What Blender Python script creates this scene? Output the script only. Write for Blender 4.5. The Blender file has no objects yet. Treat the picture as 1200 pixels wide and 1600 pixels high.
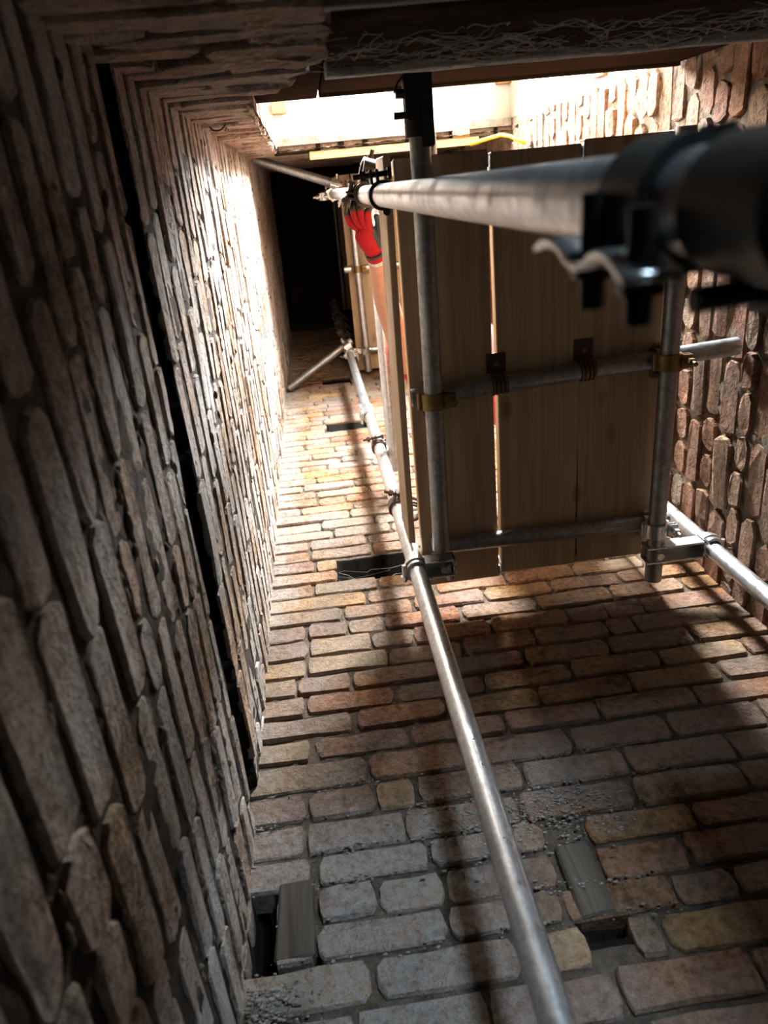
import bpy, bmesh, math, random
from mathutils import Vector, Matrix, noise
random.seed(7)
SC = bpy.context.scene
COL = SC.collection
V = Vector

# ------------------------------------------------------------------ camera
# world: x right along the front wall, y towards the front wall, z up the shaft
F_PX = 1160.0
RIGHT = V((0.9908676, 0.0876367, -0.1024755))
DOWN = V((-0.1212197, 0.9117949, -0.3923465))
FWD = V((0.0590527, 0.4011855, 0.9140913))
cam_d = bpy.data.cameras.new('camera')
cam = bpy.data.objects.new('camera', cam_d)
COL.objects.link(cam)
cam.matrix_world = Matrix(((RIGHT.x, -DOWN.x, -FWD.x, 0), (RIGHT.y, -DOWN.y, -FWD.y, 0), (RIGHT.z, -DOWN.z, -FWD.z, 0), (0, 0, 0, 1)))
cam_d.sensor_fit = 'VERTICAL'
cam_d.sensor_height = 36.0
cam_d.lens = F_PX / 1600.0 * 36.0
cam_d.clip_start = 0.02
cam_d.dof.use_dof = True
cam_d.dof.focus_distance = 2.1
cam_d.dof.aperture_fstop = 5.0
SC.camera = cam

# ------------------------------------------------------------------ world, lights, exposure
w = bpy.data.worlds.new('world')
SC.world = w
w.use_nodes = True
w.node_tree.nodes['Background'].inputs[0].default_value = (0.5, 0.6, 0.8, 1)
w.node_tree.nodes['Background'].inputs[1].default_value = 0.0

def area_light(name, loc, target, sx, sy, power, color):
    d = bpy.data.lights.new(name, 'AREA')
    d.shape = 'RECTANGLE'; d.size = sx; d.size_y = sy; d.energy = power; d.color = color
    o = bpy.data.objects.new(name, d); COL.objects.link(o)
    o.location = loc
    o.rotation_euler = (V(target) - V(loc)).to_track_quat('-Z', 'Y').to_euler()
    return o
def point_light(name, loc, power, color, radius):
    d = bpy.data.lights.new(name, 'POINT')
    d.energy = power; d.color = color; d.shadow_soft_size = radius
    o = bpy.data.objects.new(name, d); COL.objects.link(o); o.location = loc
    return o
# lamp in the white room behind the upper opening; daylight at the doorway below the timber lintel
area_light('room_window_light', (0.97, -1.05, 3.74), (-0.2, 0.5, 1.6), 0.30, 1.25, 450.0, (0.94, 0.975, 1.0))
far = area_light('right_wall_fill', (-0.35, -0.95, 4.02), (1.12, -0.1, 2.1), 0.7, 0.35, 35.0, (1.0, 0.94, 0.85))  # added fill aimed at the top of the right wall, no window there
far.data.spread = math.radians(95)
area_light('doorway_daylight', (2.25, -6.0, -0.05), (0.2, 1.2, 0.8), 1.0, 1.1, 300.0, (0.60, 0.80, 1.0))

SC.view_settings.view_transform = 'Standard'
SC.view_settings.look = 'None'
SC.view_settings.gamma = 1.0
SC.view_settings.use_curve_mapping = False
SC.view_settings.exposure = 0.92

# ------------------------------------------------------------------ helpers
def project(p):
    d = p.dot(FWD)
    if d < 0.02: return None
    return (600 + F_PX * p.dot(RIGHT) / d, 800 + F_PX * p.dot(DOWN) / d)
def ray(x, y):
    return RIGHT * ((x - 600) / F_PX) + DOWN * ((y - 800) / F_PX) + FWD
def at(x, y, ax, val):
    v = ray(x, y); return v * (val / v['xyz'.index(ax)])

def tag(o, label=None, cat=None, group=None, kind=None):
    if label: o['label'] = label
    if cat: o['category'] = cat
    if group: o['group'] = group
    if kind: o['kind'] = kind
    return o
def empty(name, loc, label=None, cat=None, group=None):
    o = bpy.data.objects.new(name, None); COL.objects.link(o)
    o.location = loc; o.empty_display_size = 0.05
    return tag(o, label, cat, group)
def link(name, mesh, mat=None, parent=None):
    o = bpy.data.objects.new(name, mesh); COL.objects.link(o)
    if mat is not None and len(mesh.materials) == 0: mesh.materials.append(mat)
    if parent is not None:
        o.parent = parent
    return o
def obj(name, bm, mat, parent=None, smooth=False):
    """bmesh in world coordinates -> object (parent offset removed)"""
    if parent is not None:
        bmesh.ops.translate(bm, verts=bm.verts, vec=-parent.location)
    bmesh.ops.recalc_face_normals(bm, faces=bm.faces)
    me = bpy.data.meshes.new(name); bm.to_mesh(me); bm.free()
    if smooth:
        for p in me.polygons: p.use_smooth = True
        if smooth == 'angle':
            me.set_sharp_from_angle(angle=math.radians(38))
    return link(name, me, mat, parent)

def frame(ax, hint=None):
    ax = V(ax).normalized()
    h = V(hint) if hint is not None else (V((0, 0, 1)) if abs(ax.z) < .9 else V((1, 0, 0)))
    a = (h - ax * h.dot(ax)).normalized()
    return a, ax.cross(a), ax
def add_box(bm, lo, hi, bevel=0.0, jit=0.0):
    r = bmesh.ops.create_cube(bm, size=1.0)
    vs = r['verts']; lo = V(lo); hi = V(hi)
    for v in vs:
        v.co = V([(lo[i] + hi[i]) / 2 + v.co[i] * (hi[i] - lo[i]) for i in range(3)])
        if jit: v.co += V([random.uniform(-jit, jit) for _ in range(3)])
    if bevel:
        es = list({e for v in vs for e in v.link_edges})
        bmesh.ops.bevel(bm, geom=es, offset=bevel, segments=1, affect='EDGES')
    return bm
def add_obox(bm, c, ax, ay, az, sx, sy, sz, bevel=0.0):
    m = Matrix((V(ax), V(ay), V(az))).transposed()
    r = bmesh.ops.create_cube(bm, size=1.0)
    for v in r['verts']:
        v.co = V(c) + m @ V((v.co.x * sx, v.co.y * sy, v.co.z * sz))
    if bevel:
        es = list({e for v in r['verts'] for e in v.link_edges})
        bmesh.ops.bevel(bm, geom=es, offset=bevel, segments=2, affect='EDGES')
    return bm
def add_cyl(bm, p, q, r, n=20, r2=None, cap=True):
    p = V(p); q = V(q); a, b, ax = frame(q - p)
    r2 = r if r2 is None else r2
    r1v = [bm.verts.new(p + (a * math.cos(t) + b * math.sin(t)) * r) for t in [2 * math.pi * i / n for i in range(n)]]
    r2v = [bm.verts.new(q + (a * math.cos(t) + b * math.sin(t)) * r2) for t in [2 * math.pi * i / n for i in range(n)]]
    for i in range(n):
        j = (i + 1) % n
        bm.faces.new((r1v[i], r1v[j], r2v[j], r2v[i]))
    if cap:
        bm.faces.new(r1v); bm.faces.new(r2v)
    return bm
def add_pipe(bm, p, q, ro, ri, n=28):
    """open tube with wall thickness"""
    p = V(p); q = V(q); a, b, ax = frame(q - p)
    L = []
    for (c, r) in ((p, ro), (q, ro), (q, ri), (p, ri)):
        L.append([bm.verts.new(c + (a * math.cos(2 * math.pi * i / n) + b * math.sin(2 * math.pi * i / n)) * r) for i in range(n)])
    for k in range(4):
        A, B = L[k], L[(k + 1) % 4]
        for i in range(n):
            j = (i + 1) % n
            bm.faces.new((A[i], A[j], B[j], B[i]))
    return bm
def add_path(bm, pts, r, n=8, closed=False):
    """tube along a poly-line"""
    pts = [V(p) for p in pts]; rings = []
    prev = None
    for i, p in enumerate(pts):
        d = (pts[min(i + 1, len(pts) - 1)] - pts[max(i - 1, 0)]).normalized()
        a, b, _ = frame(d, prev if prev is not None else None)
        prev = a
        rr = r[i] if isinstance(r, (list, tuple)) else r
        rings.append([bm.verts.new(p + (a * math.cos(2 * math.pi * k / n) + b * math.sin(2 * math.pi * k / n)) * rr) for k in range(n)])
    for A, B in zip(rings, rings[1:]):
        for k in range(n):
            j = (k + 1) % n
            bm.faces.new((A[k], A[j], B[j], B[k]))
    bm.faces.new(rings[0]); bm.faces.new(rings[-1])
    return bm
def add_band(bm, c, ax, d, ri, th, wd, a0, a1, n=22):
    """C-shaped strip round axis ax; angle 0 points along d"""
    a, b, ax = frame(ax, d)
    prev = None; first = None
    for i in range(n + 1):
        t = math.radians(a0 + (a1 - a0) * i / n)
        u = a * math.cos(t) + b * math.sin(t)
        q = [bm.verts.new(V(c) + u * r + ax * s) for (r, s) in ((ri, -wd / 2), (ri + th, -wd / 2), (ri + th, wd / 2), (ri, wd / 2))]
        if prev:
            for k in range(4):
                j = (k + 1) % 4
                bm.faces.new((prev[k], prev[j], q[j], q[k]))
        else: first = q
        prev = q
    bm.faces.new(first); bm.faces.new(prev)
    return bm
def add_strip(bm, pts, wdir, wd, th):
    """bent flat strip following pts, width along wdir"""
    pts = [V(p) for p in pts]; wdir = V(wdir).normalized(); prev = None
    for i, p in enumerate(pts):
        d = (pts[min(i + 1, len(pts) - 1)] - pts[max(i - 1, 0)]).normalized()
        nn = d.cross(wdir).normalized()
        q = [bm.verts.new(p + wdir * s * wd / 2 + nn * t * th / 2) for (s, t) in ((-1, -1), (1, -1), (1, 1), (-1, 1))]
        if prev:
            for k in range(4):
                j = (k + 1) % 4
                bm.faces.new((prev[k], prev[j], q[j], q[k]))
        else: bm.faces.new(q)
        prev = q
    bm.faces.new(prev)
    return bm

# ------------------------------------------------------------------ materials
def mat_new(name):
    m = bpy.data.materials.new(name); m.use_nodes = True
    nt = m.node_tree
    return m, nt, nt.nodes['Principled BSDF']
def N(nt, typ, **kw):
    n = nt.nodes.new(typ)
    for k, v in kw.items():
        if hasattr(n, k): setattr(n, k, v)
        else: n.inputs[k].default_value = v
    return n
def L(nt, a, b): nt.links.new(a, b)
def noise_n(nt, vec, scale, detail=4.0, rough=0.55):
    n = N(nt, 'ShaderNodeTexNoise'); n.inputs['Scale'].default_value = scale
    n.inputs['Detail'].default_value = detail; n.inputs['Roughness'].default_value = rough
    if vec is not None: L(nt, vec, n.inputs['Vector'])
    return n
def ramp(nt, fac, stops, interp='LINEAR'):
    r = N(nt, 'ShaderNodeValToRGB'); cr = r.color_ramp; cr.interpolation = interp
    while len(cr.elements) < len(stops): cr.elements.new(0.5)
    for e, (p, c) in zip(cr.elements, stops):
        e.position = p; e.color = (*c, 1) if len(c) == 3 else c
    if fac is not None: L(nt, fac, r.inputs['Fac'])
    return r
def mix(nt, fac, a, b, blend='MIX'):
    m = N(nt, 'ShaderNodeMix'); m.data_type = 'RGBA'; m.blend_type = blend
    for s, v in ((0, fac), (6, a), (7, b)):
        if isinstance(v, (int, float)): m.inputs[s].default_value = v
        elif isinstance(v, tuple): m.inputs[s].default_value = (*v, 1)
        else: L(nt, v, m.inputs[s])
    return m.outputs[2]
def math_n(nt, op, a, b=None, clamp=False):
    m = N(nt, 'ShaderNodeMath'); m.operation = op; m.use_clamp = clamp
    for i, v in enumerate((a, b)):
        if v is None: continue
        if isinstance(v, (int, float)): m.inputs[i].default_value = v
        else: L(nt, v, m.inputs[i])
    return m.outputs[0]
def bump(nt, h, strength, dist, prev=None):
    b = N(nt, 'ShaderNodeBump'); b.inputs['Strength'].default_value = strength
    b.inputs['Distance'].default_value = dist
    L(nt, h, b.inputs['Height'])
    if prev is not None: L(nt, prev, b.inputs['Normal'])
    return b.outputs[0]
def maprange(nt, v, a, b):
    m = N(nt, 'ShaderNodeMapRange'); m.inputs['From Min'].default_value = a; m.inputs['From Max'].default_value = b
    L(nt, v, m.inputs['Value']); return m.outputs[0]

def brick_material(name, palette, dust, dust_amt, bump_amt=0.8, wash=None):
    m, nt, bs = mat_new(name)
    geo = N(nt, 'ShaderNodeNewGeometry'); oi = N(nt, 'ShaderNodeObjectInfo')
    rnd = math_n(nt, 'FRACT', math_n(nt, 'ADD', oi.outputs['Random'], geo.outputs['Random Per Island']))
    P = geo.outputs['Position']
    n1 = noise_n(nt, P, 11.0, 5, .6); n2 = noise_n(nt, P, 55.0, 6, .65); n3 = noise_n(nt, P, 3.2, 3, .5)
    base = ramp(nt, rnd, palette).outputs[0]
    # blotches burnt into the clay and a fine grain
    c = mix(nt, ramp(nt, n1.outputs[0], [(.36, (0, 0, 0)), (.68, (1, 1, 1))]).outputs[0], base, mix(nt, .62, base, (.085, .045, .028)))
    c = mix(nt, .5, c, ramp(nt, n2.outputs[0], [(.30, (.15, .15, .15)), (.5, (.9, .9, .9)), (.72, (1.7, 1.65, 1.6))]).outputs[0], 'MULTIPLY')
    # mortar and dust smeared over the faces
    dm = math_n(nt, 'ADD', n3.outputs[0], math_n(nt, 'MULTIPLY', n2.outputs[0], .45))
    dmask = math_n(nt, 'MULTIPLY', ramp(nt, dm, [(.60, (0, 0, 0)), (.86, (1, 1, 1))]).outputs[0], dust_amt)
    if wash:
        # old lime and soot wash with a ragged edge, (axis, from, to) pairs are multiplied
        sep = N(nt, 'ShaderNodeSeparateXYZ'); L(nt, P, sep.inputs[0])
        tot = None
        for group in wash:
            mk = None
            for (ax, a, b) in group:
                v = math_n(nt, 'ADD', sep.outputs[ax], math_n(nt, 'MULTIPLY', math_n(nt, 'SUBTRACT', n1.outputs[0], .5), .35))
                r = maprange(nt, v, a, b)
                mk = r if mk is None else math_n(nt, 'MULTIPLY', mk, r)
            tot = mk if tot is None else math_n(nt, 'MAXIMUM', tot, mk)
        dmask = math_n(nt, 'MAXIMUM', dmask, math_n(nt, 'MULTIPLY', tot, ramp(nt, n2.outputs[0], [(.35, (.35, .35, .35)), (.6, (.95, .95, .95))]).outputs[0]))
    c = mix(nt, dmask, c, dust)
    L(nt, c, bs.inputs['Base Color'])
    bs.inputs['Roughness'].default_value = .92
    bs.inputs['Specular IOR Level'].default_value = .08
    n4 = noise_n(nt, P, 150.0, 4, .7)
    vor = N(nt, 'ShaderNodeTexVoronoi'); vor.inputs['Scale'].default_value = 70; L(nt, P, vor.inputs['Vector'])
    b1 = bump(nt, n1.outputs[0], bump_amt * .6, .06)
    b2 = bump(nt, n2.outputs[0], bump_amt, .026, b1)
    b3 = bump(nt, n4.outputs[0], bump_amt * .8, .006, b2)
    L(nt, b3, bs.inputs['Normal'])
    return m
def mortar_material(name, c0, c1, bump_amt=1.0):
    m, nt, bs = mat_new(name)
    geo = N(nt, 'ShaderNodeNewGeometry'); P = geo.outputs['Position']
    n1 = noise_n(nt, P, 22.0, 6, .65); n2 = noise_n(nt, P, 130.0, 5, .7)
    c = ramp(nt, n1.outputs[0], [(.3, c0), (.7, c1)]).outputs[0]
    L(nt, c, bs.inputs['Base Color']); bs.inputs['Roughness'].default_value = .95
    bs.inputs['Specular IOR Level'].default_value = .15
    b = bump(nt, n1.outputs[0], bump_amt * .8, .02)
    L(nt, bump(nt, n2.outputs[0], bump_amt, .006, b), bs.inputs['Normal'])
    return m
def metal_material(name, col, rough, metallic=.9, dirt=(.12, .10, .08), dirt_amt=.35, spangle=True):
    m, nt, bs = mat_new(name)
    geo = N(nt, 'ShaderNodeNewGeometry'); P = geo.outputs['Position']
    n1 = noise_n(nt, P, 26.0, 5, .65); n2 = noise_n(nt, P, 160.0, 3, .6)
    c = mix(nt, ramp(nt, n1.outputs[0], [(.48, (0, 0, 0)), (.78, (dirt_amt,) * 3)]).outputs[0], col, dirt)
    if spangle:
        vor = N(nt, 'ShaderNodeTexVoronoi'); vor.inputs['Scale'].default_value = 110; L(nt, P, vor.inputs['Vector'])
        bw = N(nt, 'ShaderNodeRGBToBW'); L(nt, vor.outputs['Color'], bw.inputs[0])
        c = mix(nt, .22, c, bw.outputs[0], 'OVERLAY')
    L(nt, c, bs.inputs['Base Color'])
    bs.inputs['Metallic'].default_value = metallic
    r = ramp(nt, n1.outputs[0], [(.3, (rough * .75,) * 3), (.75, (min(1, rough * 1.5),) * 3)]).outputs[0]
    L(nt, r, bs.inputs['Roughness'])
    L(nt, bump(nt, n2.outputs[0], .12, .002), bs.inputs['Normal'])
    return m
def wood_material(name, c0, c1, axis, knot=(.22, .11, .05), rough=.6, grain=1.0, varied=True, spec=.12):
    m, nt, bs = mat_new(name)
    geo = N(nt, 'ShaderNodeNewGeometry'); P = geo.outputs['Position']
    oi = N(nt, 'ShaderNodeObjectInfo')
    mp = N(nt, 'ShaderNodeMapping'); L(nt, P, mp.inputs['Vector'])
    s = [38.0, 38.0, 38.0]; s[axis] = 1.6
    mp.inputs['Scale'].default_value = s
    if varied:
        comb = N(nt, 'ShaderNodeCombineXYZ')
        for i in range(3): L(nt, math_n(nt, 'MULTIPLY', oi.outputs['Random'], 13.0 + 5 * i), comb.inputs[i])
        L(nt, comb.outputs[0], mp.inputs['Location'])
    n1 = noise_n(nt, mp.outputs[0], 1.0, 5, .6); n1.inputs['Distortion'].default_value = .6
    mp2 = N(nt, 'ShaderNodeMapping'); L(nt, P, mp2.inputs['Vector'])
    s2 = [9.0, 9.0, 9.0]; s2[axis] = 4.2; mp2.inputs['Scale'].default_value = s2
    vor = N(nt, 'ShaderNodeTexVoronoi'); vor.inputs['Scale'].default_value = 1.0; L(nt, mp2.outputs[0], vor.inputs['Vector'])
    kn = ramp(nt, vor.outputs['Distance'], [(.05, (.8, .8, .8)), (.17, (0, 0, 0))]).outputs[0]
    c = ramp(nt, n1.outputs[0], [(.34, c0), (.62, c1)]).outputs[0]
    c = mix(nt, kn, c, knot)
    L(nt, c, bs.inputs['Base Color']); bs.inputs['Roughness'].default_value = rough
    bs.inputs['Specular IOR Level'].default_value = spec
    L(nt, bump(nt, n1.outputs[0], .25 * grain, .003), bs.inputs['Normal'])
    return m
def plain_material(name, col, rough=.7, metallic=0.0, bump_s=0.0, scale=60.0, var=.25, spec=.25):
    m, nt, bs = mat_new(name)
    bs.inputs['Specular IOR Level'].default_value = spec
    geo = N(nt, 'ShaderNodeNewGeometry'); n1 = noise_n(nt, geo.outputs['Position'], scale, 4, .6)
    d = tuple(c * (1 - var) for c in col); l = tuple(min(1, c * (1 + var * .6)) for c in col)
    L(nt, ramp(nt, n1.outputs[0], [(.3, d), (.7, l)]).outputs[0], bs.inputs['Base Color'])
    bs.inputs['Roughness'].default_value = rough; bs.inputs['Metallic'].default_value = metallic
    if bump_s: L(nt, bump(nt, n1.outputs[0], bump_s, .004), bs.inputs['Normal'])
    return m

M = {}
M['brick_front'] = brick_material('brick_front', [(0, (0.405, 0.176, 0.088)), (.2, (0.486, 0.284, 0.128)), (.38, (0.311, 0.155, 0.088)), (.55, (0.446, 0.223, 0.115)), (.72, (0.365, 0.243, 0.155)), (.86, (0.567, 0.324, 0.121)), (1, (0.297, 0.135, 0.081))],
    (.38, .345, .31), .6, 1.25, wash=[[(2, 1.30, 1.12), (0, .42, .12)], [(0, -.10, -.24), (2, 1.5, 1.9)]])
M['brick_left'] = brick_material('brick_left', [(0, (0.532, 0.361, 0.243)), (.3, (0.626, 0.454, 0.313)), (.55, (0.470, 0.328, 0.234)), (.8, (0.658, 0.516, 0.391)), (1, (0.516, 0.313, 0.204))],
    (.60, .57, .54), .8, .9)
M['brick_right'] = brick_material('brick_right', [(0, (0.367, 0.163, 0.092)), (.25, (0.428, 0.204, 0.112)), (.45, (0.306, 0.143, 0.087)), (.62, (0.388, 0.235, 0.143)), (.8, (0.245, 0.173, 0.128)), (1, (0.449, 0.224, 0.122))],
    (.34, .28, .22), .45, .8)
M['brick_back'] = brick_material('brick_back', [(0, (0.569, 0.345, 0.224)), (.4, (0.673, 0.448, 0.293)), (.7, (0.500, 0.310, 0.207)), (1, (0.707, 0.500, 0.362))], (.55, .49, .43), .6, .9)
M['mortar_front'] = mortar_material('mortar_front', (.055, .040, .028), (.20, .155, .115), 1.6)
M['mortar_left'] = mortar_material('mortar_left', (.030, .022, .016), (.10, .078, .060))
M['mortar_right'] = mortar_material('mortar_right', (.11, .085, .06), (.27, .21, .155))
M['mortar_grey'] = mortar_material('mortar_grey', (.20, .175, .15), (.36, .33, .295))
M['backing'] = mortar_material('masonry_backing', (.04, .03, .025), (.09, .07, .055), .4)
M['galv'] = metal_material('galvanised_tube', (.60, .605, .60), .34, .92, (.22, .19, .15), .4)
M['steel'] = metal_material('grey_steel_tube', (.33, .33, .325), .42, .9, (.10, .12, .10), .55)
M['zinc'] = metal_material('zinc_coupler', (.62, .63, .62), .30, .92, (.25, .22, .18), .3, False)
M['rust'] = metal_material('dark_rusty_coupler', (.075, .055, .042), .50, .65, (.13, .055, .028), .6, False)
M['brass'] = metal_material('yellow_passivated_coupler', (.24, .165, .065), .40, .85, (.10, .05, .02), .7, False)
M['black_iron'] = metal_material('black_iron', (.035, .033, .03), .42, .55, (.10, .09, .08), .5, False)
M['board'] = wood_material('whitewood_board', (.35, .24, .145), (.47, .345, .22), 1)
M['board_x'] = wood_material('whitewood_batten', (.25, .135, .055), (.33, .195, .09), 0)
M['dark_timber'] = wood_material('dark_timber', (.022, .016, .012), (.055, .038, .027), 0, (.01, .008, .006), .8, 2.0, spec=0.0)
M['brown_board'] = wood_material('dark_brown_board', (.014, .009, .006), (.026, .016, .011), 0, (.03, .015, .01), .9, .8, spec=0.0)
M['slate'] = plain_material('grey_slate_packing', (.17, .16, .14), .8, 0, .5, 45)
M['timber_plug'] = wood_material('grey_timber_plug', (.052, .041, .031), (.095, .077, .060), 2, (.08, .06, .05), .85, 2.0, spec=0.02)
M['plaster'] = plain_material('white_plaster', (.52, .50, .465), .85, 0, .05, 8, .04)
M['dust'] = plain_material('grey_dust', (.30, .29, .27), .95, 0, .8, 120, .5)
M['pale_dust'] = plain_material('pale_dust', (.50, .49, .47), .95, 0, .6, 120, .4, 0.0)
M['web'] = plain_material('cobweb', (.60, .58, .55), .9, 0, 0, 60, .2)
M['void'] = plain_material('shade_black', (.010, .009, .008), 1.0, spec=0.0)  # near-black in place of shade inside wall recesses; also colours the dark slab
M['red'] = plain_material('red_knit_glove', (.40, .010, .014), .85, 0, .7, 420, .45)
M['black_glove'] = plain_material('black_glove_coating', (.035, .038, .038), .55, 0, .4, 160, .3)
M['cuff'] = plain_material('grey_white_cuff', (.55, .52, .48), .8, 0, .4, 150, .5)
M['skin'] = plain_material('skin', (.46, .225, .145), .5, 0, .05, 40, .10)
M['cloth'] = plain_material('red_work_shirt', (.42, .03, .03), .85, 0, .3, 90, .3)
M['trousers'] = plain_material('dark_work_trousers', (.03, .032, .04), .85, 0, .3, 90, .3)
M['hair'] = plain_material('brown_hair', (.06, .035, .02), .6, 0, .3, 120, .3)
M['yellow'] = plain_material('yellow_cable', (.80, .55, .03), .5)
M['wire'] = plain_material('grey_wire', (.12, .11, .10), .5)
M['floor'] = mortar_material('dusty_floor', (.10, .085, .07), (.20, .17, .14))
M['room_floor'] = wood_material('room_floorboards', (.30, .20, .12), (.42, .29, .18), 1)

# ------------------------------------------------------------------ the shaft
XL, XR, YB, YF = -0.255, 1.12, -0.195, 1.20
ZB, ZT = -1.4, 9.0

def brick_mesh(name, mat, rnd, round_, depth=.055):
    """worn brick: unit length in X, unit height in Z, face at Y=0; 48 triangles"""
    base = [(-.5, -.22), (-.5, .22), (-.5 + .5 * round_, .5), (-.12, .5), (.14, .5), (.5 - .5 * round_, .5), (.5, .22), (.5, -.22), (.5 - .5 * round_, -.5), (.02, -.5), (-.5 + .5 * round_, -.5)]
    out = []
    for (x, z) in base:
        out.append((x + rnd.uniform(-.5, .5) * round_ * .28, max(-.5, min(.5, z + rnd.uniform(-.06, .03) * (1 if z > 0 else -1)))))
    inn = []
    for (x, z) in out:
        inn.append((x * rnd.uniform(.965, .99), z * rnd.uniform(.86, .95)))
    n = len(out)
    vs = [(x, rnd.uniform(-.0025, .002), z) for x, z in inn] + [(x, rnd.uniform(.003, .0075), z) for x, z in out] + [(x, depth, z) for x, z in out]
    fs = [tuple(range(n))]
    for k in (0, n):
        for i in range(n):
            j = (i + 1) % n
            fs.append((k + i, k + n + i, k + n + j, k + j))
    me = bpy.data.meshes.new(name); me.from_pydata(vs, [], fs); me.update()
    bm = bmesh.new(); bm.from_mesh(me); bmesh.ops.recalc_face_normals(bm, faces=bm.faces); bm.to_mesh(me); bm.free()
    me.materials.append(mat)
    return me

def in_holes(u0, u1, z0, z1, holes):
    for (a, b, c, d) in holes:
        if u0 < b - .004 and u1 > a + .004 and z0 < d - .004 and z1 > c + .004: return (a, b, c, d)
    return None

def build_wall(name, origin, U, u0, u1, z0, z1, courses, mats, seed, recess=.008, rough=.004, joints=None, blen=.225, hmix=.12,
               holes=(), pockets=(), round_=.16, jit=.0035, joint=.010, umax=None, limit=295, bz0=-.2, bz1=7.2, tilt=.012, missing=0.0, label=None, hcourse=None, perp=1.0, shade_black=False):
    """mortar bed as the wall itself, bricks as its children.  local X = U, local Y = into the masonry, local Z = up"""
    rnd = random.Random(seed)
    U = V(U); Zv = V((0, 0, 1)); W = Zv.cross(U)
    mw = Matrix(((U.x, W.x, 0, origin[0]), (U.y, W.y, 0, origin[1]), (U.z, W.z, 1, origin[2]), (0, 0, 0, 1)))
    # mortar bed
    us = [u0 + (u1 - u0) * i / max(1, round((u1 - u0) / .014)) for i in range(max(1, round((u1 - u0) / .014)) + 1)]
    zs = []; z = z0
    while z < z1 - 1e-4:
        zs.append(z)
        z += .014 if .2 < z < 3.2 else (.024 if z < 5.6 and z > -.3 else .09)
    zs.append(z1)
    verts = []; idx = {}
    for j, zz in enumerate(zs):
        for i, uu in enumerate(us):
            pw = mw @ V((uu, 0, zz))
            d = recess + rough * (noise.noise(pw * 19) * 1.1 + noise.noise(pw * 55 + V((9, 3, 1))) * .8) + rough * .7 * noise.noise(pw * 1.7)
            for (a, b, c, e, dp) in pockets:
                wob = .006 * noise.noise(pw * 30 + V((2, 2, 2)))
                if a + wob < uu < b + wob and c + wob < zz < e + wob: d = dp
            idx[(i, j)] = len(verts); verts.append((uu, d, zz))
    faces = []
    for j in range(len(zs) - 1):
        for i in range(len(us) - 1):
            cu = (us[i] + us[i + 1]) / 2; cz = (zs[j] + zs[j + 1]) / 2
            if in_holes(cu, cu, cz, cz, [(a - .005, b + .005, c - .005, d + .005) for a, b, c, d in holes]): continue
            if umax and cu < umax(cz): continue
            faces.append((idx[(i, j)], idx[(i + 1, j)], idx[(i + 1, j + 1)], idx[(i, j + 1)]))
    me = bpy.data.meshes.new(name); me.from_pydata(verts, [], faces); me.update()
    for p in me.polygons: p.use_smooth = True
    wall = link(name, me, mats[1]); wall.matrix_world = mw
    if shade_black:  # shade of the open joint and pockets is painted on as black faces
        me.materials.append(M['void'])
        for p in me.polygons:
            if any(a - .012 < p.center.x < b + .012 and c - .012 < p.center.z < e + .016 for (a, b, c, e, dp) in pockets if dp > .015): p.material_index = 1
    tag(wall, kind='structure')
    if label: wall['label'] = label
    # bricks
    variants = [brick_mesh('brick', mats[0], rnd, round_ * rnd.uniform(.5, 1.5)) for _ in range(14)]
    hdrs = [brick_mesh('brick_header', mats[0], rnd, min(.42, round_ * rnd.uniform(1.2, 2.4))) for _ in range(8)]
    allh = list(holes) + [(p[0], p[1], p[2], p[3]) for p in pockets]
    items = []
    for ci in range(len(courses) - 1):
        c0, c1 = courses[ci], courses[ci + 1]
        if c1 < bz0 or c0 > bz1: continue
        zc = (c0 + c1) / 2
        lo, hi = u0, u1
        if umax: lo = max(u0, umax(zc))
        js = None
        if joints:
            js = sorted(j[0] for j in joints if c0 <= j[1] < c1)
        cuts = [lo]
        header_course = hcourse and (ci % hcourse == 2)
        if js:
            cuts += [j for j in js if lo + .03 < j < hi - .03]
            # fill on from the last known joint, split gaps longer than a brick
            full = [cuts[0]]
            for cpt in cuts[1:] + [None]:
                end = cpt if cpt is not None else hi
                while end - full[-1] > blen * 1.32:
                    full.append(full[-1] + blen * rnd.uniform(.96, 1.04) if cpt is None else full[-1] + (end - full[-1]) / max(2, round((end - full[-1]) / blen)))
                if cpt is not None: full.append(cpt)
            cuts = full
        else:
            u = lo - rnd.uniform(.0, .9) * blen * .5 + (blen * .5 if ci % 2 else 0)
            while u < hi:
                ln = blen * rnd.uniform(.94, 1.05)
                if header_course or rnd.random() < hmix: ln = blen * rnd.uniform(.47, .55)
                u += ln
                if lo + .035 < u < hi - .035: cuts.append(u)
        cuts.append(hi)
        for a, b in zip(cuts, cuts[1:]):
            h = in_holes(a, b, c0, c1, allh)
            if h:
                if h[2] > c0 + .02 or h[3] < c1 - .02:
                    ov = min(h[3], c1) - max(h[2], c0)
                    if ov < .02: h = None
            segs = [(a, b)]
            if h:
                segs = []
                if h[0] - a > .03: segs.append((a, h[0]))
                if b - h[1] > .03: segs.append((h[1], b))
            for (p, q) in segs:
                if rnd.random() < missing and q - p < .2: continue
                items.append((p, q, c0, c1))
    recs = []
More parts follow.
